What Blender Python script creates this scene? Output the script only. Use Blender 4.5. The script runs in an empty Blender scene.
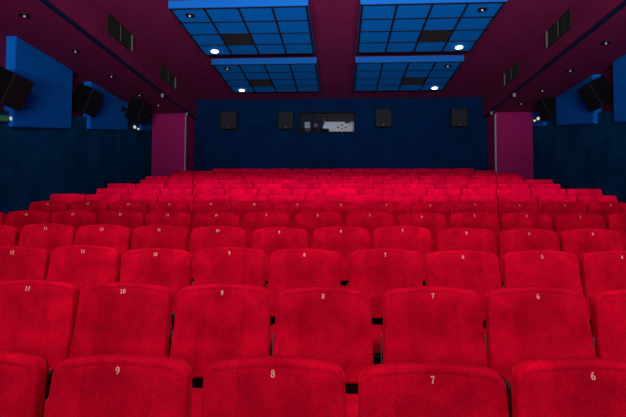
import bpy, bmesh, math, random
from mathutils import Vector, Matrix
random.seed(4)
S = bpy.context.scene
COL = S.collection
PI = math.pi

# ------------------------------------------------------------------ materials
def srgb(r, g, b):
    f = lambda c: (c/255/12.92) if c/255 <= .04045 else ((c/255+.055)/1.055)**2.4
    return (f(r), f(g), f(b), 1)

def mat(name, color, rough=.6, metal=0, spec=.3, noise=0, nscale=60, bump=0, bscale=200, sheen=0, sheen_col=None, emit=None, emit_s=0, detail=4):
    m = bpy.data.materials.new(name); m.use_nodes = True
    nt = m.node_tree; b = nt.nodes['Principled BSDF']
    b.inputs['Base Color'].default_value = color
    b.inputs['Roughness'].default_value = rough
    b.inputs['Metallic'].default_value = metal
    b.inputs['Specular IOR Level'].default_value = spec
    if sheen:
        b.inputs['Sheen Weight'].default_value = sheen
        b.inputs['Sheen Roughness'].default_value = .4
        b.inputs['Sheen Tint'].default_value = sheen_col or color
    if emit:
        b.inputs['Emission Color'].default_value = emit
        b.inputs['Emission Strength'].default_value = emit_s
    tc = nt.nodes.new('ShaderNodeTexCoord')
    if noise:
        n = nt.nodes.new('ShaderNodeTexNoise'); n.inputs['Scale'].default_value = nscale
        n.inputs['Detail'].default_value = detail; n.inputs['Roughness'].default_value = .65
        nt.links.new(tc.outputs['Object'], n.inputs['Vector'])
        r = nt.nodes.new('ShaderNodeMapRange')
        r.inputs['From Min'].default_value = .3; r.inputs['From Max'].default_value = .7
        r.inputs['To Min'].default_value = 1-noise; r.inputs['To Max'].default_value = 1+noise
        nt.links.new(n.outputs['Fac'], r.inputs['Value'])
        mx = nt.nodes.new('ShaderNodeVectorMath'); mx.operation = 'SCALE'
        mx.inputs[0].default_value = color[:3]
        nt.links.new(r.outputs['Result'], mx.inputs['Scale'])
        nt.links.new(mx.outputs['Vector'], b.inputs['Base Color'])
    if bump:
        n2 = nt.nodes.new('ShaderNodeTexNoise'); n2.inputs['Scale'].default_value = bscale
        n2.inputs['Detail'].default_value = 3
        nt.links.new(tc.outputs['Object'], n2.inputs['Vector'])
        bp = nt.nodes.new('ShaderNodeBump'); bp.inputs['Strength'].default_value = bump
        bp.inputs['Distance'].default_value = .002
        nt.links.new(n2.outputs['Fac'], bp.inputs['Height'])
        nt.links.new(bp.outputs['Normal'], b.inputs['Normal'])
    return m

def velvet(name, color, sheen_col, var=.22, seam=True, sheen=1.0):
    """Pile fabric: fine grain, soft brushed patches, two vertical seams."""
    m = bpy.data.materials.new(name); m.use_nodes = True
    nt = m.node_tree; L = nt.links; b = nt.nodes['Principled BSDF']
    b.inputs['Roughness'].default_value = .9
    b.inputs['Specular IOR Level'].default_value = .015
    b.inputs['Sheen Weight'].default_value = sheen
    b.inputs['Sheen Roughness'].default_value = .28
    b.inputs['Sheen Tint'].default_value = sheen_col
    tc = nt.nodes.new('ShaderNodeTexCoord')
    oi = nt.nodes.new('ShaderNodeObjectInfo')
    off = nt.nodes.new('ShaderNodeVectorMath'); off.operation = 'SCALE'
    off.inputs[0].default_value = (37, 11, 23); L.new(oi.outputs['Random'], off.inputs['Scale'])
    add = nt.nodes.new('ShaderNodeVectorMath'); add.operation = 'ADD'
    L.new(tc.outputs['Object'], add.inputs[0]); L.new(off.outputs['Vector'], add.inputs[1])
    def noise(scale, detail, rough=.6):
        n = nt.nodes.new('ShaderNodeTexNoise'); n.inputs['Scale'].default_value = scale
        n.inputs['Detail'].default_value = detail; n.inputs['Roughness'].default_value = rough
        L.new(add.outputs['Vector'], n.inputs['Vector']); return n
    def rng(src, a, c, lo, hi):
        r = nt.nodes.new('ShaderNodeMapRange'); r.inputs['From Min'].default_value = a
        r.inputs['From Max'].default_value = c; r.inputs['To Min'].default_value = lo
        r.inputs['To Max'].default_value = hi; L.new(src, r.inputs['Value']); return r.outputs['Result']
    def mul(a, c):
        x = nt.nodes.new('ShaderNodeMath'); x.operation = 'MULTIPLY'; L.new(a, x.inputs[0])
        if isinstance(c, float): x.inputs[1].default_value = c
        else: L.new(c, x.inputs[1])
        return x.outputs[0]
    fine = rng(noise(210, 4, .7).outputs['Fac'], .3, .7, 1-var, 1+var)
    patch = rng(noise(7, 4).outputs['Fac'], .35, .65, .76, 1.16)
    v = mul(fine, patch)
    v = mul(v, rng(oi.outputs['Random'], 0, 1, .92, 1.06))
    if seam:   # light on the seat wings painted in: side strips lighter, middle strip darker
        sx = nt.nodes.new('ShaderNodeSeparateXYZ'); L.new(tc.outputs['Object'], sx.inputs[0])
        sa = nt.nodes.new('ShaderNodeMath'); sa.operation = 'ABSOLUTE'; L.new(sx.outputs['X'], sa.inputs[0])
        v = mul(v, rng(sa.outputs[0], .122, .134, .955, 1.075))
    sc = nt.nodes.new('ShaderNodeVectorMath'); sc.operation = 'SCALE'
    sc.inputs[0].default_value = color[:3]
    L.new(v, sc.inputs['Scale']); L.new(sc.outputs['Vector'], b.inputs['Base Color'])
    h = noise(420, 2).outputs['Fac']
    if seam:
        sp = nt.nodes.new('ShaderNodeSeparateXYZ'); L.new(tc.outputs['Object'], sp.inputs[0])
        ab = nt.nodes.new('ShaderNodeMath'); ab.operation = 'ABSOLUTE'; L.new(sp.outputs['X'], ab.inputs[0])
        df = nt.nodes.new('ShaderNodeMath'); df.operation = 'SUBTRACT'; L.new(ab.outputs[0], df.inputs[0]); df.inputs[1].default_value = .128
        a2 = nt.nodes.new('ShaderNodeMath'); a2.operation = 'ABSOLUTE'; L.new(df.outputs[0], a2.inputs[0])
        g = rng(a2.outputs[0], 0, .006, -2.2, 0)
        ad = nt.nodes.new('ShaderNodeMath'); ad.operation = 'ADD'; L.new(h, ad.inputs[0]); L.new(g, ad.inputs[1])
        h = ad.outputs[0]
    bp = nt.nodes.new('ShaderNodeBump'); bp.inputs['Strength'].default_value = .55
    bp.inputs['Distance'].default_value = .0022
    L.new(h, bp.inputs['Height']); L.new(bp.outputs['Normal'], b.inputs['Normal'])
    return m

M = {}
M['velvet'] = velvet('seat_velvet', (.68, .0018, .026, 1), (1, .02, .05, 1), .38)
M['plain'] = velvet('seat_plush', (.86, .0010, .046, 1), (1, .0, .05, 1), .12, seam=False, sheen=.4)
M['digit'] = mat('number_thread', (1, .62, .40, 1), .7)
M['black'] = mat('black_plastic', (.012, .010, .011, 1), .45)
M['steel'] = mat('grey_steel', (.32, .31, .34, 1), .35, .7, .5)
M['maroon'] = mat('maroon_paint', (.25, .018, .098, 1), .8, noise=.10, nscale=2.2, spec=.15)
M['pier'] = mat('magenta_paint', (.48, .013, .16, 1), .75, noise=.08, nscale=6, spec=.15)
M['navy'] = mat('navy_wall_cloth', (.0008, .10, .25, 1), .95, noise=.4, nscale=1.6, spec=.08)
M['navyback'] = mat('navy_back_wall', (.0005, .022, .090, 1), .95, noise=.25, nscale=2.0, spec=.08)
M['panelblue'] = mat('blue_panel_cloth', (.0005, .24, .95, 1), .85, noise=.10, nscale=30, spec=.12)
M['tileblue'] = mat('blue_tile', (.0005, .27, .95, 1), .8, noise=.08, nscale=20, spec=.05)
M['edgeblue'] = mat('blue_edge_paint', (.002, .16, .62, 1), .6, spec=.2)
M['gridblack'] = mat('dark_grid', (.006, .012, .03, 1), .6)
M['trimnavy'] = mat('navy_trim', (.003, .015, .07, 1), .5)
M['grille'] = mat('dark_grille', (.010, .012, .017, 1), .7)
M['grillebrown'] = mat('brown_grille', (.020, .013, .016, 1), .7)
M['cab'] = mat('black_cabinet', (.003, .003, .004, 1), .55, spec=.15)
M['spkcloth'] = mat('speaker_cloth', (.028, .027, .034, 1), .85, noise=.2, nscale=120)
M['vent'] = mat('vent_metal', (.016, .022, .018, 1), .55)
M['ventlight'] = mat('vent_frame_light', (.16, .14, .15, 1), .5)
M['alu'] = mat('corner_alu', (.55, .50, .56, 1), .35, .3, .5)
M['carpet'] = mat('dark_carpet', (.035, .003, .008, 1), .95, noise=.4, nscale=150)
M['white'] = mat('white_plastic', (.8, .8, .8, 1), .4)
M['bulb'] = mat('unlit_bulb', (.95, .95, .95, 1), .15, 0, .8)
M['lit'] = mat('lit_lamp', (1, 1, 1, 1), .4, emit=(1, .96, .90, 1), emit_s=6)
M['lamplit'] = mat('lit_emergency_lamp', (1, 1, 1, 1), .4, emit=(1, .97, .85, 1), emit_s=.5)
M['greensign'] = mat('green_sign', (.01, .10, .05, 1), .4, emit=(.03, .22, .12, 1), emit_s=.25)
M['booth'] = mat('booth_wall', (.55, .62, .70, 1), .8)
M['boothdark'] = mat('booth_blind', (.004, .004, .005, 1), .8)
M['machine'] = mat('pale_machine', (.88, .90, .92, 1), .4)
M['purple'] = mat('purple_cabinet', (.10, .06, .13, 1), .6)
M['glass'] = bpy.data.materials.new('booth_glass'); M['glass'].use_nodes = True
_nt = M['glass'].node_tree; _nt.nodes.clear()
_o = _nt.nodes.new('ShaderNodeOutputMaterial'); _mx = _nt.nodes.new('ShaderNodeMixShader')
_t = _nt.nodes.new('ShaderNodeBsdfTransparent'); _g = _nt.nodes.new('ShaderNodeBsdfGlossy'); _g.inputs['Roughness'].default_value = .02
_mx.inputs[0].default_value = .05
_nt.links.new(_t.outputs[0], _mx.inputs[1]); _nt.links.new(_g.outputs[0], _mx.inputs[2]); _nt.links.new(_mx.outputs[0], _o.inputs[0])

# ------------------------------------------------------------------ helpers
def obj(name, bm, m, parent=None, smooth=False, loc=None):
    me = bpy.data.meshes.new(name)
    bmesh.ops.recalc_face_normals(bm, faces=bm.faces)
    bm.to_mesh(me); bm.free()
    if isinstance(m, (list, tuple)):
        for x in m: me.materials.append(x)
    else: me.materials.append(m)
    if smooth:
        for p in me.polygons: p.use_smooth = True
    o = bpy.data.objects.new(name, me); COL.objects.link(o)
    if parent: o.parent = parent
    if loc: o.location = loc
    return o

def box(bm, x0, x1, y0, y1, z0, z1, bevel=0, mi=0, seg=2, rot=None):
    r = bmesh.ops.create_cube(bm, size=1)
    vs = r['verts']
    for v in vs:
        v.co = Vector(((x0+x1)/2+v.co.x*(x1-x0), (y0+y1)/2+v.co.y*(y1-y0), (z0+z1)/2+v.co.z*(z1-z0)))
    fs = list({f for v in vs for f in v.link_faces})
    for f in fs: f.material_index = mi
    if bevel:
        es = list({e for v in vs for e in v.link_edges})
        bmesh.ops.bevel(bm, geom=es, offset=bevel, segments=seg, affect='EDGES', profile=.5)
    return vs

def cyl(bm, c, r, h, axis='Z', n=20, r2=None, mi=0):
    rot = {'Z': Matrix.Identity(4), 'Y': Matrix.Rotation(PI/2, 4, 'X'), 'X': Matrix.Rotation(PI/2, 4, 'Y')}[axis]
    g = bmesh.ops.create_cone(bm, cap_ends=True, segments=n, radius1=r, radius2=r if r2 is None else r2, depth=h, matrix=Matrix.Translation(c) @ rot)
    for f in {f for v in g['verts'] for f in v.link_faces}: f.material_index = mi

def prism(bm, pts, axis, a0, a1, mi=0):
    """polygon pts in the other two axes, extruded along axis"""
    def mk(p, a):
        return {'X': (a, p[0], p[1]), 'Y': (p[0], a, p[1]), 'Z': (p[0], p[1], a)}[axis]
    A = [bm.verts.new(mk(p, a0)) for p in pts]; B = [bm.verts.new(mk(p, a1)) for p in pts]
    fs = [bm.faces.new(A), bm.faces.new(B[::-1])]
    n = len(pts)
    for i in range(n): fs.append(bm.faces.new((A[i], A[(i+1) % n], B[(i+1) % n], B[i])))
    for f in fs: f.material_index = mi

def thing(name, label, cat, loc=(0, 0, 0), rot=(0, 0, 0), group=None):
    o = bpy.data.objects.new(name, None); COL.objects.link(o)
    o.empty_display_size = .1
    o.location = loc; o.rotation_euler = rot
    o['label'] = label; o['category'] = cat
    if group: o['group'] = group
    return o
def tag(o, label, cat, group=None):
    o['label'] = label; o['category'] = cat
    if group: o['group'] = group
    return o
def struct(name, bm, m, parent=None):
    o = obj(name, bm, m, parent)
    if parent is None: o['kind'] = 'structure'
    return o

# ------------------------------------------------------------------ room data (metres, row 1 floor = 0)
Y1, DY, RISE = 1.7417, .8827, .1697
NR = 14
XWL, XWR = -5.90, 5.56          # recessed side walls
XPL, XPR = -5.72, 5.38          # faces of the blue panels
XFL, XFR = -4.44, 4.20          # soffit fascias
ZS, ZC = 4.785, 5.50           # soffit underside, ceiling
YB = 14.6                       # back wall
YF = -2.2                       # where the modelled hall starts, behind the camera
ZTOP = RISE*(NR-1)

# floor: broad carpeted steps, one per row
pts = [(YF, -.5), (YF, -RISE)]
for k in range(NR):
    y = Y1+DY*k-.62; z = RISE*k
    pts += [(y, z-RISE), (y, z)]
pts += [(YB+.1, ZTOP), (YB+.1, -.5)]
bm = bmesh.new(); prism(bm, pts, 'X', XWL-.1, XWR+.1); struct('floor', bm, M['carpet'])
# ceiling, falling slightly towards the back wall
ZCE = lambda y: 5.41+.02*(YB-y)
bm = bmesh.new(); prism(bm, [(YF, ZCE(YF)), (YB+.1, ZCE(YB+.1)), (YB+.1, 5.9), (YF, 5.9)], 'X', XFL-.1, XFR+.1); struct('ceiling', bm, M['maroon'])
# side soffits (vertical fascia plus level underside)
bm = bmesh.new(); box(bm, XWL-.1, XFL, YF, YB+.1, ZS, 5.9); struct('trim_1', bm, M['maroon'])
bm = bmesh.new(); box(bm, XFR, XWR+.1, YF, YB+.1, ZS, 5.9); struct('trim_2', bm, M['maroon'])
# side walls
bm = bmesh.new(); box(bm, XWL-.1, XWL, YF, YB+.1, -.5, ZS); struct('wall_left', bm, M['maroon'])
bm = bmesh.new(); box(bm, XWR, XWR+.1, YF, YB+.1, -.5, ZS); struct('wall_right', bm, M['maroon'])
# navy wainscots whose top edge climbs with the rake
zw = lambda y: 3.469+.198*(y-8.235)
for n, xa, xb in (('trim_3', XWL, XWL+.09), ('trim_4', XWR-.09, XWR)):
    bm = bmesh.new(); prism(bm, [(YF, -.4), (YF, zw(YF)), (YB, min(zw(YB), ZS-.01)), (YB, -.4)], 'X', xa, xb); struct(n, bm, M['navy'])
# back wall with the projection window opening
wx0, wx1, wz0, wz1 = -1.30, .42, 4.365, 5.005
bm = bmesh.new()
box(bm, XWL-.1, wx0, YB, YB+.15, -.5, ZC+.1); box(bm, wx1, XWR+.1, YB, YB+.15, -.5, ZC+.1)
box(bm, wx0, wx1, YB, YB+.15, -.5, wz0); box(bm, wx0, wx1, YB, YB+.15, wz1, ZC+.1)
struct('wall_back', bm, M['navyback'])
# magenta piers at the back corners
bm = bmesh.new(); box(bm, -5.49, XFL-.05, 13.78, YB, ZTOP-.1, ZS); struct('wall_pier_left', bm, [M['pier']])
bm = bmesh.new(); box(bm, XFR+.13, 5.37, 13.93, YB, ZTOP-.1, ZS); struct('wall_pier_right', bm, [M['pier']])
# metal corner profiles on the piers
for n, x, y in (('trim_5', XFL-.08, 13.768), ('trim_6', XFR+.126, 13.918)):
    bm = bmesh.new(); box(bm, x, x+.036, y, y+.012, ZTOP, ZS-.06); box(bm, x+(.03 if x < 0 else -.006), x+(.036 if x < 0 else 0), y, y+.04, ZTOP, ZS-.06)
    struct(n, bm, M['alu'])
# navy edge trims along the soffits: thicker in front, thinner at the far end
for n, x, s, yb in (('trim_7', XFL, 1, 11.7), ('trim_8', XFR, -1, 12.3)):
    bm = bmesh.new()
    a, b = sorted((x-s*.02, x+s*.025)); box(bm, a, b, YF, yb, ZS-.03, ZS+.04, .006)
    a, b = sorted((x-s*.015, x+s*.015)); box(bm, a, b, yb, YB, ZS-.02, ZS+.025, .004)
    struct(n, bm, M['trimnavy'])

# projection window
bm = bmesh.new()
box(bm, wx0, wx0+.04, YB-.02, YB+.17, wz0, wz1); box(bm, wx1-.04, wx1, YB-.02, YB+.17, wz0, wz1)
box(bm, wx0+.04, wx1-.04, YB-.02, YB+.17, wz0, wz0+.03); box(bm, wx0+.04, wx1-.04, YB-.02, YB+.17, wz1-.04, wz1)
w = struct('window_1', bm, M['boothdark'])
bm = bmesh.new(); box(bm, wx0+.04, wx1-.04, YB+.07, YB+.078, wz0+.03, wz1-.04); struct('window_pane', bm, M['glass'], w)
bm = bmesh.new(); box(bm, wx0+.04, wx1-.04, YB+.10, YB+.16, wz1-.27, wz1-.04); struct('blind', bm, M['boothdark'], w)
bm = bmesh.new(); box(bm, wx0+.04, wx0+.18, YB+.10, YB+.16, wz0+.03, wz1-.27); struct('booth_dark_sheet', bm, M['boothdark'], w)  # no real shutter: black sheet standing in for the dark booth interior
# booth room behind
bm = bmesh.new()
by0, by1 = YB+.15, YB+2.6
box(bm, -2.4, 1.6, by1, by1+.1, 3.2, 5.55); struct('wall_booth_back', bm, M['booth'])
bm = bmesh.new(); box(bm, -2.5, -2.4, by0, by1+.1, 3.2, 5.55); struct('wall_booth_left', bm, M['booth'])
bm = bmesh.new(); box(bm, 1.6, 1.7, by0, by1+.1, 3.2, 5.55); struct('wall_booth_right', bm, M['booth'])
bm = bmesh.new(); box(bm, -2.5, 1.7, by0, by1+.1, 5.55, 5.65); struct('ceiling_booth', bm, M['booth'])
bm = bmesh.new(); box(bm, -2.5, 1.7, by0, by1+.1, 3.1, 3.2); struct('floor_booth', bm, M['booth'])

# booth machines
t = thing('film_projector', 'black film projector silhouetted behind the left part of the projection window', 'projector', (-.76, YB+.62, 3.2))
bm = bmesh.new(); box(bm, -.10, .10, -.25, .25, 0, 1.10, .02); box(bm, -.16, .16, -.30, .30, 0, .06, .01); obj('pedestal', bm, M['cab'], t)
bm = bmesh.new(); box(bm, -.21, .18, -.28, .3, 1.10, 1.62, .05); obj('body', bm, M['cab'], t, True)
bm = bmesh.new(); cyl(bm, (-.02, -.36, 1.43), .07, .18, 'Y'); cyl(bm, (-.02, -.44, 1.43), .085, .04, 'Y'); l = obj('lens', bm, M['black'], t)
bm = bmesh.new(); cyl(bm, (-.02, -.465, 1.43), .022, .008, 'Y', 12); obj('lens_glass', bm, M['bulb'], l)
bm = bmesh.new(); box(bm, .15, .38, -.2, .2, 1.12, 1.40, .04); obj('lamp_house', bm, M['cab'], t, True)
bm = bmesh.new(); cyl(bm, (.04, 0, 1.66), .2, .06, 'Y', 28); obj('upper_reel', bm, M['cab'], t)
for a_, b_ in ((.20, 1.25), (.26, 1.21)):
    bm = bmesh.new(); cyl(bm, (a_, -.205, b_), .016, .02, 'Y', 12); obj('control_knob', bm, M['white'], t)
t = thing('equipment_cabinet', 'dull purple cabinet in the booth at the left end of the projection window', 'cabinet', (-1.20, YB+.75, 3.2))
bm = bmesh.new(); box(bm, -.20, .20, -.2, .2, 0, 1.44, .015); obj('body', bm, M['purple'], t)
bm = bmesh.new(); box(bm, -.18, .18, -.212, -.2, .1, 1.3, .004); obj('cabinet_door', bm, M['purple'], t)
t = thing('reel_projector', 'pale grey projector with round film reel behind the right of the projection window', 'projector', (.12, YB+.62, 3.2))
bm = bmesh.new(); box(bm, -.12, .14, -.2, .2, 0, 1.15, .02); obj('pedestal', bm, M['cab'], t)
bm = bmesh.new(); box(bm, -.16, .22, -.12, .25, 1.15, 1.56, .03); obj('body', bm, M['machine'], t, True)
bm = bmesh.new(); cyl(bm, (-.10, -.16, 1.38), .20, .03, 'Y', 32); r_ = obj('film_reel', bm, M['machine'], t)
for k in range(6):
    a = k*2*PI/5+.3; q = 0 if k == 5 else .12
    bm = bmesh.new(); cyl(bm, (-.10+q*math.cos(a), -.177, 1.38+q*math.sin(a)), .028, .008, 'Y', 12); obj('reel_hole', bm, M['black'], r_)
bm = bmesh.new(); box(bm, -.02, .10, -.15, -.12, 1.56, 1.68); cyl(bm, (.13, -.15, 1.62), .05, .05, 'Y', 16); obj('top_bracket', bm, M['black'], t)

# ------------------------------------------------------------------ blue wall panels
ZP = lambda y, d=0: 3.205+.199*(y-8.3)+d
def acoustic(side, ya, yb, label):
    xa, xb = (XWL+.091, XPL) if side < 0 else (XPR, XWR-.091)
    xc, xd = (XWL+.001, XWL+.095) if side < 0 else (XWR-.095, XWR-.001)
    d = 0 if side < 0 else .05
    bm = bmesh.new(); prism(bm, [(ya, ZP(ya, d)), (ya, ZS), (yb, ZS), (yb, ZP(yb, d))], 'X', xa, xb)
    bmesh.ops.bevel(bm, geom=list(bm.edges), offset=.012, segments=2, affect='EDGES')
    prism(bm, [(ya+.012, zw(ya)+.008), (ya+.012, ZS), (yb-.012, ZS), (yb-.012, min(zw(yb), ZS-.01)+.008)], 'X', xc, xd)
    tag(obj('acoustic_panel', bm, M['panelblue']), label, 'wall panel', 'blue wall panels')
acoustic(-1, 8.12, 9.954, 'largest bright blue slanted wall panel on the left wall')
acoustic(-1, 10.72, 12.66, 'middle bright blue wall panel between two speakers on the left wall')
acoustic(-1, 13.57, 14.58, 'small blue wall panel beside the left magenta pier')
acoustic(1, 8.05, 9.883, 'bright blue wall panel cut off by the right edge of the picture')
acoustic(1, 10.652, 12.45, 'bright blue wall panel between two speakers on the right wall')
acoustic(1, 13.25, 14.58, 'small blue wall panel beside the right magenta pier')

# ------------------------------------------------------------------ tilted side speakers
def side_speaker(side, y, x, z, tilt, label, wall_x=None):
    """x, z: upper near corner of the grille face"""
    t = thing('wall_speaker', label, 'speaker', (x, y, z), (0, side*-tilt if False else 0, 0), 'tilted black speakers on the side walls')
    t.rotation_euler = (0, math.radians(tilt)*(-side), 0)
    s = -side   # direction the grille looks along x (left wall looks +x)
    W, H, D = .50, .56, .36
    R = lambda a, b: tuple(sorted((a*s, b*s)))
    bm = bmesh.new(); a, b = R(-.03, -D)
    prism(bm, [(a, -H), (a, 0), (b, 0), (b, -H)], 'Y', 0, W)
    bmesh.ops.bevel(bm, geom=list(bm.edges), offset=.008, segments=1, affect='EDGES')
    obj('cabinet', bm, M['cab'], t)
    bm = bmesh.new(); a, b = R(0, -.03); box(bm, a, b, .008, W-.008, -H+.008, -.008, .006); obj('grille', bm, M['grille'], t)
    bm = bmesh.new(); a, b = R(-D, -D-.05); box(bm, a, b, W/2-.08, W/2+.08, -H/2-.08, -H/2+.08)
    obj('bracket_plate', bm, M['black'], t)
    # arm to the wall, in world terms
    bm = bmesh.new()
    ang = math.radians(tilt)*s
    c = Vector((x, y+W/2, z)) + Matrix.Rotation(math.radians(tilt)*(-side), 3, 'Y') @ Vector((s*(-D-.04), 0, -H/2))
    wx = (XWL+.09) if side < 0 else (XWR-.09)
    if c.z > zw(y)+.05: wx = XWL if side < 0 else XWR
    if wall_x: wx = wall_x
    o = obj('wall_arm', bm_arm(c, wx), M['black'], t)
    o.matrix_parent_inverse = (Matrix.Translation((x, y, z)) @ Matrix.Rotation(math.radians(tilt)*(-side), 4, 'Y')).inverted()
def bm_arm(c, wx):
    bm = bmesh.new(); a, b = sorted((c.x, wx)); box(bm, a, b, c.y-.025, c.y+.025, c.z-.025, c.z+.025)
    e = .012 if wx < 0 else -.012
    a, b = sorted((wx, wx+e)); box(bm, a, b, c.y-.07, c.y+.07, c.z-.07, c.z+.07)
    return bm
side_speaker(-1, 7.52, -5.28, 3.91, 25, 'black tilted wall speaker at the left edge of the picture')
side_speaker(-1, 10.14, -5.36, 4.44, 22, 'black tilted wall speaker between the first and middle blue left panels')
side_speaker(-1, 12.10, -5.04, 4.69, 20, 'black tilted wall speaker farthest along the left wall', XPL)
side_speaker(1, 10.08, 5.00, 4.42, 30, 'black tilted wall speaker on the right wall nearest to the camera')
side_speaker(1, 12.45, 5.02, 4.77, 26, 'black tilted wall speaker farthest along the right wall')

# back wall speakers
for x0, x1, z0, z1, lab in ((-3.68, -3.15, 4.46, 5.02, 'flat grey square speaker at the far left of the back wall'),
                            (-1.91, -1.43, 4.455, 5.01, 'flat grey square speaker just left of the projection window'),
                            (1.01, 1.50, 4.51, 5.075, 'flat grey square speaker just right of the projection window'),
                            (3.23, 3.725, 4.50, 5.06, 'flat grey square speaker at the far right of the back wall')):
    t = thing('back_speaker', lab, 'speaker', ((x0+x1)/2, YB, z0), group='flat grey speakers on the back wall')
    w_, h_ = (x1-x0)/2, z1-z0
    bm = bmesh.new(); box(bm, -w_, w_, -.11, 0, 0, h_, .008); obj('cabinet', bm, M['cab'], t)
    bm = bmesh.new(); box(bm, -w_+.02, w_-.02, -.13, -.11, .02, h_-.02, .008); obj('grille', bm, M['spkcloth'], t)
    bm = bmesh.new(); cyl(bm, (0, -.132, .06), .016, .006, 'Y', 12); obj('badge', bm, M['steel'], t)

# ------------------------------------------------------------------ suspended ceiling panels
ZPAN = 5.272
def downlight(x, y, z, lit, label, group):
    t = thing('downlight', label, 'downlight', (x, y, z), group=group)
    bm = bmesh.new()
    n = 24; prof = [(.085, 0), (.085, -.012), (.062, -.014), (.05, -.002)]
    rings = [[bm.verts.new((r*math.cos(2*PI*i/n), r*math.sin(2*PI*i/n), h)) for i in range(n)] for r, h in prof]
    for a, b in zip(rings, rings[1:]):
        for i in range(n): bm.faces.new((a[i], a[(i+1) % n], b[(i+1) % n], b[i]))
    bm.faces.new(rings[-1])
    obj('bezel', bm, M['white'] if lit else M['black'], t, True)
    bm = bmesh.new()
    if lit:
        cyl(bm, (0, 0, -.016), .075, .02, 'Z', 24, .06); obj('lamp', bm, M['lit'], t)
    else:
        bmesh.ops.create_uvsphere(bm, u_segments=14, v_segments=10, radius=.019, matrix=Matrix.Translation((0, 0, -.018)))
        obj('lamp', bm, M['bulb'], t, True)
    return t
def ceiling_panel(x0, x1, y0, y1, dark, lab, lights):
    t = thing('ceiling_panel', lab, 'ceiling panel', (x0, y0, ZPAN), group='blue tiled ceiling panels')
    w, d = x1-x0, y1-y0; h = .135
    bm = bmesh.new()
    box(bm, 0, w, 0, .03, 0, h); box(bm, 0, w, d-.03, d, 0, h); box(bm, 0, .03, .03, d-.03, 0, h); box(bm, w-.03, w, .03, d-.03, 0, h)
    box(bm, .03, w-.03, .03, d-.03, h-.02, h); obj('edge_frame', bm, M['edgeblue'], t)
    bm = bmesh.new()
    for i in (.3, w-.3):
        for j in (.3, d-.3): cyl(bm, (i, j, (h+ZCE(y0+j)-ZPAN)/2), .012, ZCE(y0+j)-ZPAN-h, 'Z', 8)
    o = obj('hanger', bm, M['gridblack'], t)
    bm = bmesh.new()
    # dark carrying grid, seen as lines between the tiles
    for i in range(5):
        xx = .03+(w-.06)*i/4; a, b = max(0, xx-.02), min(w, xx+.02); box(bm, a, b, 0, d, -.008, -.001)
    for i in range(5):
        yy = .03+(d-.06)*i/4; a, b = max(0, yy-.018), min(d, yy+.018); box(bm, 0, w, a, b, -.0085, -.0005)
    obj('grid', bm, M['gridblack'], t)
    for i in range(4):
        for j in range(4):
            xa = .03+(w-.06)*i/4+.002; xb = .03+(w-.06)*(i+1)/4-.002
            ya = .03+(d-.06)*j/4+.002; yb = .03+(d-.06)*(j+1)/4-.002
            bm = bmesh.new()
            if (i, j) == dark:
                box(bm, xa, xb, ya, yb, .004, .02)
                for q in range(12):
                    yy = ya+(yb-ya)*(q+.5)/12; box(bm, xa+.01, xb-.01, yy-.012, yy+.003, -.004, .004)
                o = obj('air_grille', bm, M['grillebrown'], t); o['label'] = 'dark brown air grille tile'
            else:
                box(bm, xa, xb, ya, yb, .002, .02); obj('ceiling_tile', bm, M['tileblue'], t)
    for x, y, lit, l in lights: downlight(x, y, ZPAN, lit, l, 'downlights in the blue ceiling panels')
PX = [(-3.04, -.58), (.32, 2.78)]; PY = [(8.22, 10.50), (11.10, 13.39)]
ceiling_panel(*PX[0], *PY[0], (1, 2), 'large blue tiled ceiling panel at upper left with dark grille tile',
    [(-2.74, 8.50, False, 'unlit downlight in the near corner tile of the upper left ceiling panel'), (-2.74, 10.24, True, 'glowing downlight at the far left corner of the upper left ceiling panel')])
ceiling_panel(*PX[1], *PY[0], (2, 2), 'large blue tiled ceiling panel at upper right with dark grille tile',
    [(2.45, 8.50, False, 'unlit downlight in the near corner tile of the upper right ceiling panel'), (2.46, 10.22, True, 'glowing downlight at the far right corner of the upper right ceiling panel')])
ceiling_panel(*PX[0], *PY[1], (1, 2), 'farther blue tiled ceiling panel on the left, nearest the back wall',
    [(-2.73, 11.37, False, 'unlit downlight in the near corner tile of the farther left ceiling panel'), (-2.74, 13.14, True, 'glowing downlight at the far corner of the farther left ceiling panel')])
ceiling_panel(*PX[1], *PY[1], (2, 2), 'farther blue tiled ceiling panel on the right, nearest the back wall',
    [(2.48, 11.40, False, 'unlit downlight in the near corner tile of the farther right ceiling panel'), (2.50, 13.12, True, 'glowing downlight at the far corner of the farther right ceiling panel')])

# soffit downlights
ordn = ['nearest', 'second', 'third', 'fourth', 'farthest']
for i, (x, y) in enumerate([(-5.04, 7.33), (-5.06, 8.86), (-5.07, 10.35), (-5.07, 11.84), (-4.95, 12.80)]):
    downlight(x, y, ZS, False, 'small unlit downlight, %s along the left maroon soffit' % ordn[i], 'soffit downlights')
for i, (x, y) in enumerate([(4.72, 8.86), (4.78, 10.36), (4.79, 11.80), (4.72, 12.98)]):
    downlight(x, y, ZS, False, 'small unlit downlight, %s along the right maroon soffit' % [ordn[0], ordn[1], ordn[2], ordn[4]][i], 'soffit downlights')

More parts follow.
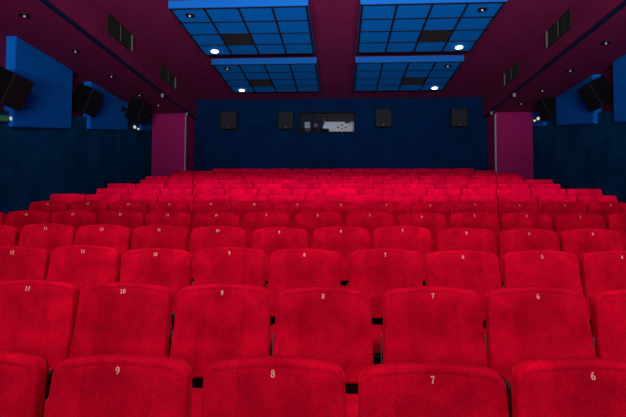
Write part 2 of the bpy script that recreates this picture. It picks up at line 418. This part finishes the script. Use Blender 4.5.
# air vents on the fascias
def vent(x, s, y0, y1, lab):
    t = thing('air_vent', lab, 'vent', (x, y0, 5.135), group='air vents on the soffit fascias')
    w, h = y1-y0, .365
    R = lambda a, b: tuple(sorted((a*s, b*s)))
    bm = bmesh.new(); a, b = R(0, .004); box(bm, a, b, 0, w, 0, h); obj('backing', bm, M['boothdark'], t)
    bm = bmesh.new(); a, b = R(.004, .02)
    box(bm, a, b, 0, w, 0, .015); box(bm, a, b, 0, w, h-.015, h); box(bm, a, b, 0, .02, .015, h-.015); box(bm, a, b, w/2-.012, w/2+.012, .015, h-.015)
    obj('frame', bm, M['vent'], t)
    bm = bmesh.new(); a, b = R(0, .05); box(bm, a, b, w-.02, w, .015, h-.015); 
    obj('side_flange', bm, M['ventlight'], t)
    bm = bmesh.new(); box(bm, *R(.0201, .026), w/2-.012, w/2+.012, .015, h-.015); obj('divider', bm, M['ventlight'], t)
    bm = bmesh.new(); a, b = R(.004, .016)
    for q in range(20):
        if q in (9, 10): continue
        yy = .03+(w-.06)*q/19; box(bm, a, b, yy, yy+.008, .015, h-.015)
    obj('louvres', bm, M['vent'], t)
vent(XFL, 1, 8.84, 9.88, 'dark louvred air vent on the left fascia, nearer to the camera')
vent(XFL, 1, 11.52, 12.58, 'dark louvred air vent on the left fascia, nearer the back wall')
vent(XFR, -1, 9.03, 10.03, 'dark louvred air vent on the right fascia, nearer to the camera')
vent(XFR, -1, 11.66, 12.60, 'dark louvred air vent on the right fascia, nearer the back wall')

# small metal clips on the edge trims, and the cable on the left soffit
for x, y, z, lab in ((XFL+.02, 11.68, ZS-.07, 'small bright metal clip where the left navy edge trim gets thinner'),
                (XFL+.0, 13.66, ZS-.05, 'small bright metal clip above the left magenta pier'),
                (XFR-.02, 11.95, ZS-.07, 'small bright metal clip where the right navy edge trim gets thinner'),
                (XFR-.0, 13.80, ZS-.05, 'small bright metal clip above the right magenta pier')):
    bm = bmesh.new(); box(bm, -.03, .03, -.02, .02, -.035, .045, .008); box(bm, -.018, .018, -.05, .02, -.05, -.03, .006)
    tag(obj('metal_clip', bm, M['alu'], loc=(x, y, z)), lab, 'clip', 'metal clips on the edge trims')
bm = bmesh.new(); box(bm, -5.05, -4.50, 11.72, 11.735, ZS-.014, ZS-.001)
tag(obj('cable', bm, M['vent']), 'thin cable crossing the left maroon soffit near the metal clip', 'cable')

# emergency lights
t = thing('emergency_sign', 'small green emergency sign with round white ends at the left edge below the speaker', 'sign', (XWL+.09, 7.74, 3.24), (.195, 0, 0))
bm = bmesh.new(); box(bm, 0, .07, 0, .36, -.06, .06, .02); obj('housing', bm, M['steel'], t)
bm = bmesh.new(); box(bm, .07, .078, .05, .30, -.04, .04); obj('green_face', bm, M['greensign'], t)
bm = bmesh.new(); cyl(bm, (.045, .0, 0), .045, .05, 'Y', 20); obj('end_lamp', bm, M['lamplit'], t)
bm = bmesh.new(); cyl(bm, (.045, .350, 0), .04, .04, 'Y', 20); obj('end_lamp', bm, M['lamplit'], t)
def twin(x, s, y, z, lab):
    t = thing('emergency_lamp', lab, 'emergency light', (x, y, z), group='twin emergency lamps')
    bm = bmesh.new(); a, b = sorted((0, s*.06)); box(bm, a, b, 0, .34, -.05, .05, .01); obj('housing', bm, M['vent'], t)
    for q, r in ((.05, .044), (.30, .03)):
        bm = bmesh.new(); bmesh.ops.create_uvsphere(bm, u_segments=14, v_segments=10, radius=r, matrix=Matrix.Translation((s*.085, q, 0))); obj('lamp_head', bm, M['lamplit'], t, True)
twin(XWL+.09, 1, 13.06, 4.25, 'small twin white emergency lamp below the farthest left speaker')
twin(XPR, -1, 13.29, 4.46, 'small twin white emergency lamp below the farthest right speaker')

# ------------------------------------------------------------------ cinema seats
def outline(wt, wb, zb, zt, arch, rc, rb, n=9):
    """closed loop (x,z), counter-clockwise from bottom left, of a rounded seat back"""
    P = []
    def arc(cx, cz, r, a0, a1, k):
        for i in range(k+1):
            a = a0+(a1-a0)*i/k; P.append((cx+r*math.cos(a), cz+r*math.sin(a)))
    k = 7
    for i in range(1, n): P.append((-wb+rb+(2*wb-2*rb)*i/n, zb))
    arc(wb-rb, zb+rb, rb, -PI/2, 0, 5)
    for i in range(1, 9):
        f = i/9; P.append((wb+(wt-wb)*f, zb+rb+(zt-arch-rc-zb-rb)*f))
    arc(wt-rc, zt-arch-rc, rc, 0, PI/2*.93, k)
    m = 15
    x0, z0 = P[-1]
    for i in range(1, m):
        x = x0-2*x0*i/m; P.append((x, z0+(zt-z0)*(1-(x/x0)**2)))
    arc(-(wt-rc), zt-arch-rc, rc, PI/2*1.07, PI, k)
    for i in range(1, 9):
        f = i/9; P.append((-(wt+(wb-wt)*f), zt-arch-rc+(zb+rb-(zt-arch-rc))*f))
    arc(-(wb-rb), zb+rb, rb, PI, PI*1.5, 5)
    return P
def inset(P, d):
    n = len(P); out = []
    for i in range(n):
        ax, az = P[i-1]; bx, bz = P[(i+1) % n]
        tx, tz = bx-ax, bz-az; l = math.hypot(tx, tz) or 1
        out.append((P[i][0]-tz/l*d, P[i][1]+tx/l*d))
    return out

def backrest_mesh(P, F, r, T):
    bm = bmesh.new(); rings = []
    n = len(P)
    def ring(Q, yf):
        rings.append([bm.verts.new((x, yf(x, z), z)) for x, z in Q])
    cz = sum(p[1] for p in P)/n
    # back cap ring -> outer edge -> front roll -> face
    Q = inset(P, .02); ring(Q, lambda x, z: F(x, z)+T)
    ring(inset(P, .006), lambda x, z: F(x, z)+T-.008)
    ring(P, lambda x, z: F(x, z)+T-.025)
    k = 6
    for i in range(k+1):
        a = i/k*PI/2; d = r*(1-math.cos(a)); e = r*(1-math.sin(a))
        Q = inset(P, d); ring(Q, lambda x, z, e=e: F(x, z)+e)
    if r > .02:   # stitched groove just inside the rolled edge
        ring(inset(P, r+.004), lambda x, z: F(x, z)+.0022); r += .009; ring(inset(P, r), F)
    Qr = inset(P, r); m = 10
    for i in range(1, m):
        s = 1-i/m
        ring([(x*s, cz+(z-cz)*s) for x, z in Qr], F)
    for a, b in zip(rings, rings[1:]):
        for i in range(n): bm.faces.new((a[i], a[(i+1) % n], b[(i+1) % n], b[i]))
    bm.faces.new(rings[0][::-1])
    c = bm.verts.new((0, F(0, cz), cz))
    for i in range(n): bm.faces.new((rings[-1][i], rings[-1][(i+1) % n], c))
    return bm

def face_front(wing, bulge):
    def F(x, z):
        y = (z-.87)*.20
        a = max(0, abs(x)-.118); y += wing*(a*a/(a+.02))
        y -= bulge*math.exp(-((z-.56)/.055)**2)
        return y
    return F
ZBK, ZTP = .432, .922
FA = face_front(.08, .016)
FB = face_front(.06, .010)

# numbers, drawn as strokes of varying width: (x, z, width) in a box 0..0.6 by 0..1
def arcp(cx, cz, rx, rz, a0, a1, w0, w1, n=14):
    """stroke width swells on the vertical flanks like a serif numeral"""
    out = []
    for i in range(n+1):
        a = math.radians(a0+(a1-a0)*i/n)
        out.append((cx+rx*math.cos(a), cz+rz*math.sin(a), w0+(w1-w0)*abs(math.cos(a))))
    return out
TH, TK = .07, .16
DIG = {
 '0': [arcp(.3, .5, .20, .44, 0, 360, TH, TK, 24)],
 '1': [[(.3, 0, TK), (.3, .98, TK)], [(.14, .03, TH), (.46, .03, TH)], [(.3, .95, TH), (.14, .80, TH)]],
 '2': [arcp(.3, .72, .19, .24, 165, -35, TH, TK)+[(.30, .36, .11), (.10, .06, .09)], [(.08, .06, .13), (.52, .06, .13)], [(.50, .04, TH), (.54, .24, TH)]],
 '3': [arcp(.28, .74, .18, .22, 150, -80, TH, TK), arcp(.28, .27, .21, .25, 85, -150, TH, TK)],
 '4': [[(.40, 0, TK), (.40, .97, TK)], [(.40, .95, TH), (.06, .32, TH)], [(.05, .32, .09), (.58, .32, .09)], [(.26, .03, TH), (.54, .03, TH)]],
 '5': [[(.50, .93, .13), (.14, .93, .13)], [(.15, .96, TH), (.13, .55, TH)], arcp(.28, .30, .22, .27, 130, -145, TH, TK)],
 '6': [arcp(.3, .29, .19, .26, 0, 360, TH, TK, 20), arcp(.44, .40, .34, .56, 180, 95, TH, TK)],
 '7': [[(.08, .93, .14), (.54, .93, .14)], [(.09, .97, TH), (.07, .74, TH)], [(.52, .92, TH), (.34, .50, .12), (.26, 0, TK)]],
 '8': [arcp(.3, .74, .16, .21, 0, 360, TH, TK*.9, 20), arcp(.3, .27, .20, .25, 0, 360, TH, TK, 20)],
 '9': [arcp(.3, .71, .19, .26, 0, 360, TH, TK, 20), arcp(.16, .60, .34, .56, 0, -85, TH, TK)],
}
def number_mesh(txt, F, zc, H=.025):
    bm = bmesh.new(); adv = .66*H; W = adv*len(txt)
    layer = 0
    for q, ch in enumerate(txt):
        ox = -W/2+adv*q
        for st in DIG[ch]:
            layer += 1
            L, R_ = [], []
            n = len(st)
            for i, (x, z, w) in enumerate(st):
                a = st[max(0, i-1)]; b = st[min(n-1, i+1)]
                tx, tz = b[0]-a[0], b[1]-a[1]; l = math.hypot(tx, tz) or 1
                nx, nz = -tz/l*w*.56, tx/l*w*.56
                for lst, s in ((L, 1), (R_, -1)):
                    px, pz = ox+(x+s*nx)*H, zc-H/2+(z+s*nz)*H
                    lst.append((px, pz))
            for (yo) in (0,):
                e = -.0016-.00012*layer
                A = [(bm.verts.new((x, F(x, z)+e, z)), bm.verts.new((x, F(x, z)+.001, z))) for x, z in L]
                B = [(bm.verts.new((x, F(x, z)+e, z)), bm.verts.new((x, F(x, z)+.001, z))) for x, z in R_]
                for i in range(n-1):
                    bm.faces.new((A[i][0], A[i+1][0], B[i+1][0], B[i][0]))
                    bm.faces.new((A[i][0], A[i][1], A[i+1][1], A[i+1][0]))
                    bm.faces.new((B[i][0], B[i+1][0], B[i+1][1], B[i][1]))
    return bm

numcache = {}
def make_seat(kind):
    t = thing('cinema_seat', 'seat', 'cinema seat', group='x')
    if kind == 'A':
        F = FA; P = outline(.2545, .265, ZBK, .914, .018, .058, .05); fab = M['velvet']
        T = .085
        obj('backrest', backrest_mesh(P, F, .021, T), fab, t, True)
    else:
        F = FB; P = outline(.2645, .2670, ZBK, .891, .004, .024, .035); fab = M['plain']; T = .08
        obj('backrest', backrest_mesh(P, F, .018, T), fab, t, True)
    # thin black shell behind the padding
    Q = inset(P, .008); bm = bmesh.new()
    a = [bm.verts.new((x, F(x, z)+T+.002, z)) for x, z in Q]; b = [bm.verts.new((x, F(x, z)+T+.014, z)) for x, z in inset(P, .014)]
    n = len(a)
    bm.faces.new(a); bm.faces.new(b[::-1])
    for i in range(n): bm.faces.new((a[i], a[(i+1) % n], b[(i+1) % n], b[i]))
    obj('back_shell', bm, M['black'], t)
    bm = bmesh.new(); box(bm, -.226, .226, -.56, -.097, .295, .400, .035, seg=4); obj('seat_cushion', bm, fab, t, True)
    bm = bmesh.new(); box(bm, -.218, .218, -.54, -.10, .276, .293, .006)
    obj('seat_pan', bm, M['black'], t)
    bm = bmesh.new(); box(bm, -.05, .05, -.36, -.24, .02, .275, .01); box(bm, -.09, .09, -.42, -.18, 0, .02, .004); obj('pedestal', bm, M['black'], t)
    bm = bmesh.new(); box(bm, -.272, -.267, .0, .03, .30, .66, .001); box(bm, -.272, -.267, -.42, .03, .30, .36, .001)
    box(bm, -.267, .0, -.33, -.27, .255, .275); obj('side_bracket', bm, M['steel'], t)
    bm = bmesh.new(); box(bm, -.268, -.232, -.44, -.14, .47, .50, .01, seg=3); box(bm, -.2665, -.2585, -.42, -.16, .36, .47); obj('armrest', bm, M['black'], t)
    return t
protoA = make_seat('A'); protoB = make_seat('B')
used = {}
NUMW = {2: 'two', 3: 'three', 4: 'four', 5: 'five', 6: 'six', 7: 'seven', 8: 'eight', 9: 'nine', 10: 'ten', 11: 'eleven', 12: 'twelve', 13: 'thirteen', 14: 'fourteen', 15: 'fifteen'}
ROWNAME = ['nearest row', 'second row', 'third row', 'fourth row', 'fifth row', 'sixth row', 'seventh row', 'eighth row', 'ninth row', 'tenth row',
           'eleventh row', 'twelfth row', 'thirteenth row', 'last row by the wall']
ORD = ['first', 'second', 'third', 'fourth', 'fifth', 'sixth', 'seventh', 'eighth', 'ninth', 'tenth', 'eleventh', 'twelfth', 'thirteenth', 'fourteenth', 'fifteenth']
def place(kind, k, x, label, num=None, dz=0, yaw=0):
    src = protoA if kind == 'A' else protoB
    if kind not in used: used[kind] = True; r = src
    else:
        r = src.copy(); COL.objects.link(r)
        for ch in src.children:
            if ch.name.startswith('seat_number'): continue
            c = ch.copy(); COL.objects.link(c); c.parent = r
    r.location = (x, Y1+DY*(k-1), RISE*(k-1)+dz)
    r.rotation_euler = (0, 0, math.radians(yaw))
    r['label'] = label; r['group'] = 'red velvet seats of the '+ROWNAME[k-1] if kind == 'A' else 'bright red seats of the '+ROWNAME[k-1]
    if num:
        if num not in numcache:
            o = obj('seat_number', number_mesh(str(num), FA, .868), M['digit'], r); numcache[num] = o.data
        else:
            o = bpy.data.objects.new('seat_number', numcache[num]); COL.objects.link(o); o.parent = r
    return r

# (x, number or None) of every seat in view, rows one to six
ROWS = {
 1: [(-1.36, None), (-.801, 9), (-.238, 8), (.320, 7), (.860, 6)],
 2: [(-1.728, 11), (-1.189, 10), (-.640, 9), (-.093, 8), (.485, 7), (1.027, 6), (1.575, None)],
 3: [(-2.44, 12), (-1.898, 11), (-1.353, 10), (-.806, 9), (-.261, 8), (.316, 7), (.860, 6), (1.402, 5), (1.942, 4)],
 4: [(-3.295, None), (-2.741, 13), (-2.205, 12), (-1.663, 11), (-1.120, 10), (-.556, 9), (.0, 8), (.548, 7), (1.108, 6), (1.648, 5), (2.188, 4)],
 5: [(-4.068, None), (-3.520, 14), (-2.984, 13), (-2.441, 12), (-1.905, 11), (-1.364, 10), (-.812, 9), (-.252, 8), (.310, 7), (.864, 6), (1.416, 5), (1.958, 4), (2.507, 3), (3.055, None)],
 6: [(-3.827, 15), (-3.286, 14), (-2.748, 13), (-2.209, 12), (-1.663, 11), (-1.105, 10), (-.552, 9), (.003, 8), (.566, 7), (1.113, 6), (1.657, 5), (2.202, 4), (2.742, 3), (3.290, 2)],
}
# how much single seats sag or stand proud of their row
SAG = {1: (0, -.003, -.001, -.010, .016), 2: (.009, 0, -.001, -.012, -.002, .003, 0), 3: (-.004, .009, -.009, .004, -.003, .002, -.007, -.002, 0),
       4: (0, .011, .004, .003, -.002, -.012, 0, .007, -.007, -.012, -.009)}
rj = random.Random(11)
for k, row in ROWS.items():
    for i, (x, num) in enumerate(row):
        if num: lab = 'red velvet cinema seat numbered %s in the %s' % (NUMW[num], ROWNAME[k-1])
        else: lab = 'red velvet seat cut off by the %s photo edge in the %s' % ('left' if i == 0 else 'right', ROWNAME[k-1])
        place('A', k, x, lab, num, SAG[k][i] if k in SAG else rj.uniform(-.005, .005), rj.uniform(-.45, .45))
for k in range(7, NR+1):
    n = 15; x0 = -4.08 if k % 2 else -3.83
    if k == NR: n = 13; x0 = -3.29
    for i in range(n):
        x = x0+.5482*i+rj.uniform(-.004, .004)
        place('B', k, x, 'bright red unnumbered seat, %s from the left end of the %s' % (ORD[i], ROWNAME[k-1]), None, rj.uniform(-.005, .008), rj.uniform(-.5, .5))

# ------------------------------------------------------------------ light
def area(name, loc, target, sx, sy, energy, color, spread=180):
    l = bpy.data.lights.new(name, 'AREA'); l.shape = 'RECTANGLE'; l.size = sx; l.size_y = sy
    l.energy = energy; l.color = color; l.spread = math.radians(spread)
    o = bpy.data.objects.new(name, l); COL.objects.link(o); o.location = loc
    o.rotation_euler = (Vector(target)-Vector(loc)).to_track_quat('-Z', 'Y').to_euler(); return o
def spot(name, loc, target, energy, color, deg, blend, r=.1):
    l = bpy.data.lights.new(name, 'SPOT'); l.energy = energy; l.color = color
    l.spot_size = math.radians(deg); l.spot_blend = blend; l.shadow_soft_size = r
    o = bpy.data.objects.new(name, l); COL.objects.link(o); o.location = loc
    o.rotation_euler = (Vector(target)-Vector(loc)).to_track_quat('-Z', 'Y').to_euler(); return o
# the light of the lit stage end behind the camera
area('stage_light', (0, -2.6, 4.7), (0, 7, 2.0), 2.4, 1.2, 140, (1, .92, .98))
# unseen low fill, added to brighten the ceiling and upper walls
area('ceiling_fill', (0, -4.5, .9), (0, 3, 6.2), 6, 1.0, 420, (.86, .90, 1), 70)
# unseen overhead spots, added to light the seat tops of the front rows
for x in (-3.2, -1.6, 0, 1.6, 3.2):
    spot('front_row_fill', (x, 1.5, 5.3), (x, 1.5+math.sin(math.radians(21)), 5.3-math.cos(math.radians(21))), 100, (1, .95, .95), 48, .5, .15)
# broad unseen fill overhead, added to brighten the rolled tops of the seats
area('seat_top_fill', (-.1, 3.2, 5.3), (-.1, 3.3, 0), 7, 1.6, 34, (1, .93, .97))
# small unseen spot, added to brighten the middle strip of the ceiling
spot('ceiling_strip_fill', (-.1, 3.6, 4.9), (-.1, 6.8, 5.6), 26, (1, .85, 1), 75, .8, .1)
# row of unseen spots ahead of the frame, added to brighten the rear rows
for i in range(7):
    x = -3.6+1.2*i
    spot('rear_row_fill', (x, 3.2, 5.3), (x, 3.2+math.cos(math.radians(31)), 5.3-math.sin(math.radians(31))), 250, (1, .84, 1), 28.5, .35)
# the four glowing downlights
for x, y in ((-2.74, 10.24), (2.46, 10.22), (-2.74, 13.14), (2.50, 13.12)):
    spot('downlight_beam', (x, y, ZPAN-.05), (x, y, 0), 12, (1, .95, .88), 100, .6, .06)
l = bpy.data.lights.new('booth_light', 'POINT'); l.energy = 14; l.color = (.85, .93, 1); l.shadow_soft_size = .2
o = bpy.data.objects.new('booth_light', l); COL.objects.link(o); o.location = (-.4, YB+1.4, 5.2)

wd = bpy.data.worlds.new('hall_ambient'); S.world = wd; wd.use_nodes = True
bg = wd.node_tree.nodes['Background']; bg.inputs[0].default_value = (.8, .85, 1, 1); bg.inputs[1].default_value = .08

# ------------------------------------------------------------------ camera
cam = bpy.data.cameras.new('camera'); cam.sensor_width = 36; cam.lens = 488.12*36/626
cam.clip_start = .05
co = bpy.data.objects.new('camera', cam); COL.objects.link(co)
yaw, pit, rol = .05754, .04832, .00614
cy, sy, cp, sp = math.cos(yaw), math.sin(yaw), math.cos(pit), math.sin(pit)
fw = Vector((-sy*cp, cy*cp, sp)); rt = Vector((cy, sy, 0)); up = rt.cross(fw)
r2 = rt*math.cos(rol)+up*math.sin(rol); u2 = -rt*math.sin(rol)+up*math.cos(rol)
mw = Matrix((r2, u2, -fw)).transposed().to_4x4(); mw.translation = Vector((0, 0, 1.3675))
co.matrix_world = mw
S.camera = co
S.view_settings.view_transform = 'Standard'; S.view_settings.look = 'None'
S.view_settings.exposure = 0; S.view_settings.gamma = 1; S.view_settings.use_curve_mapping = False
S.render.film_transparent = False
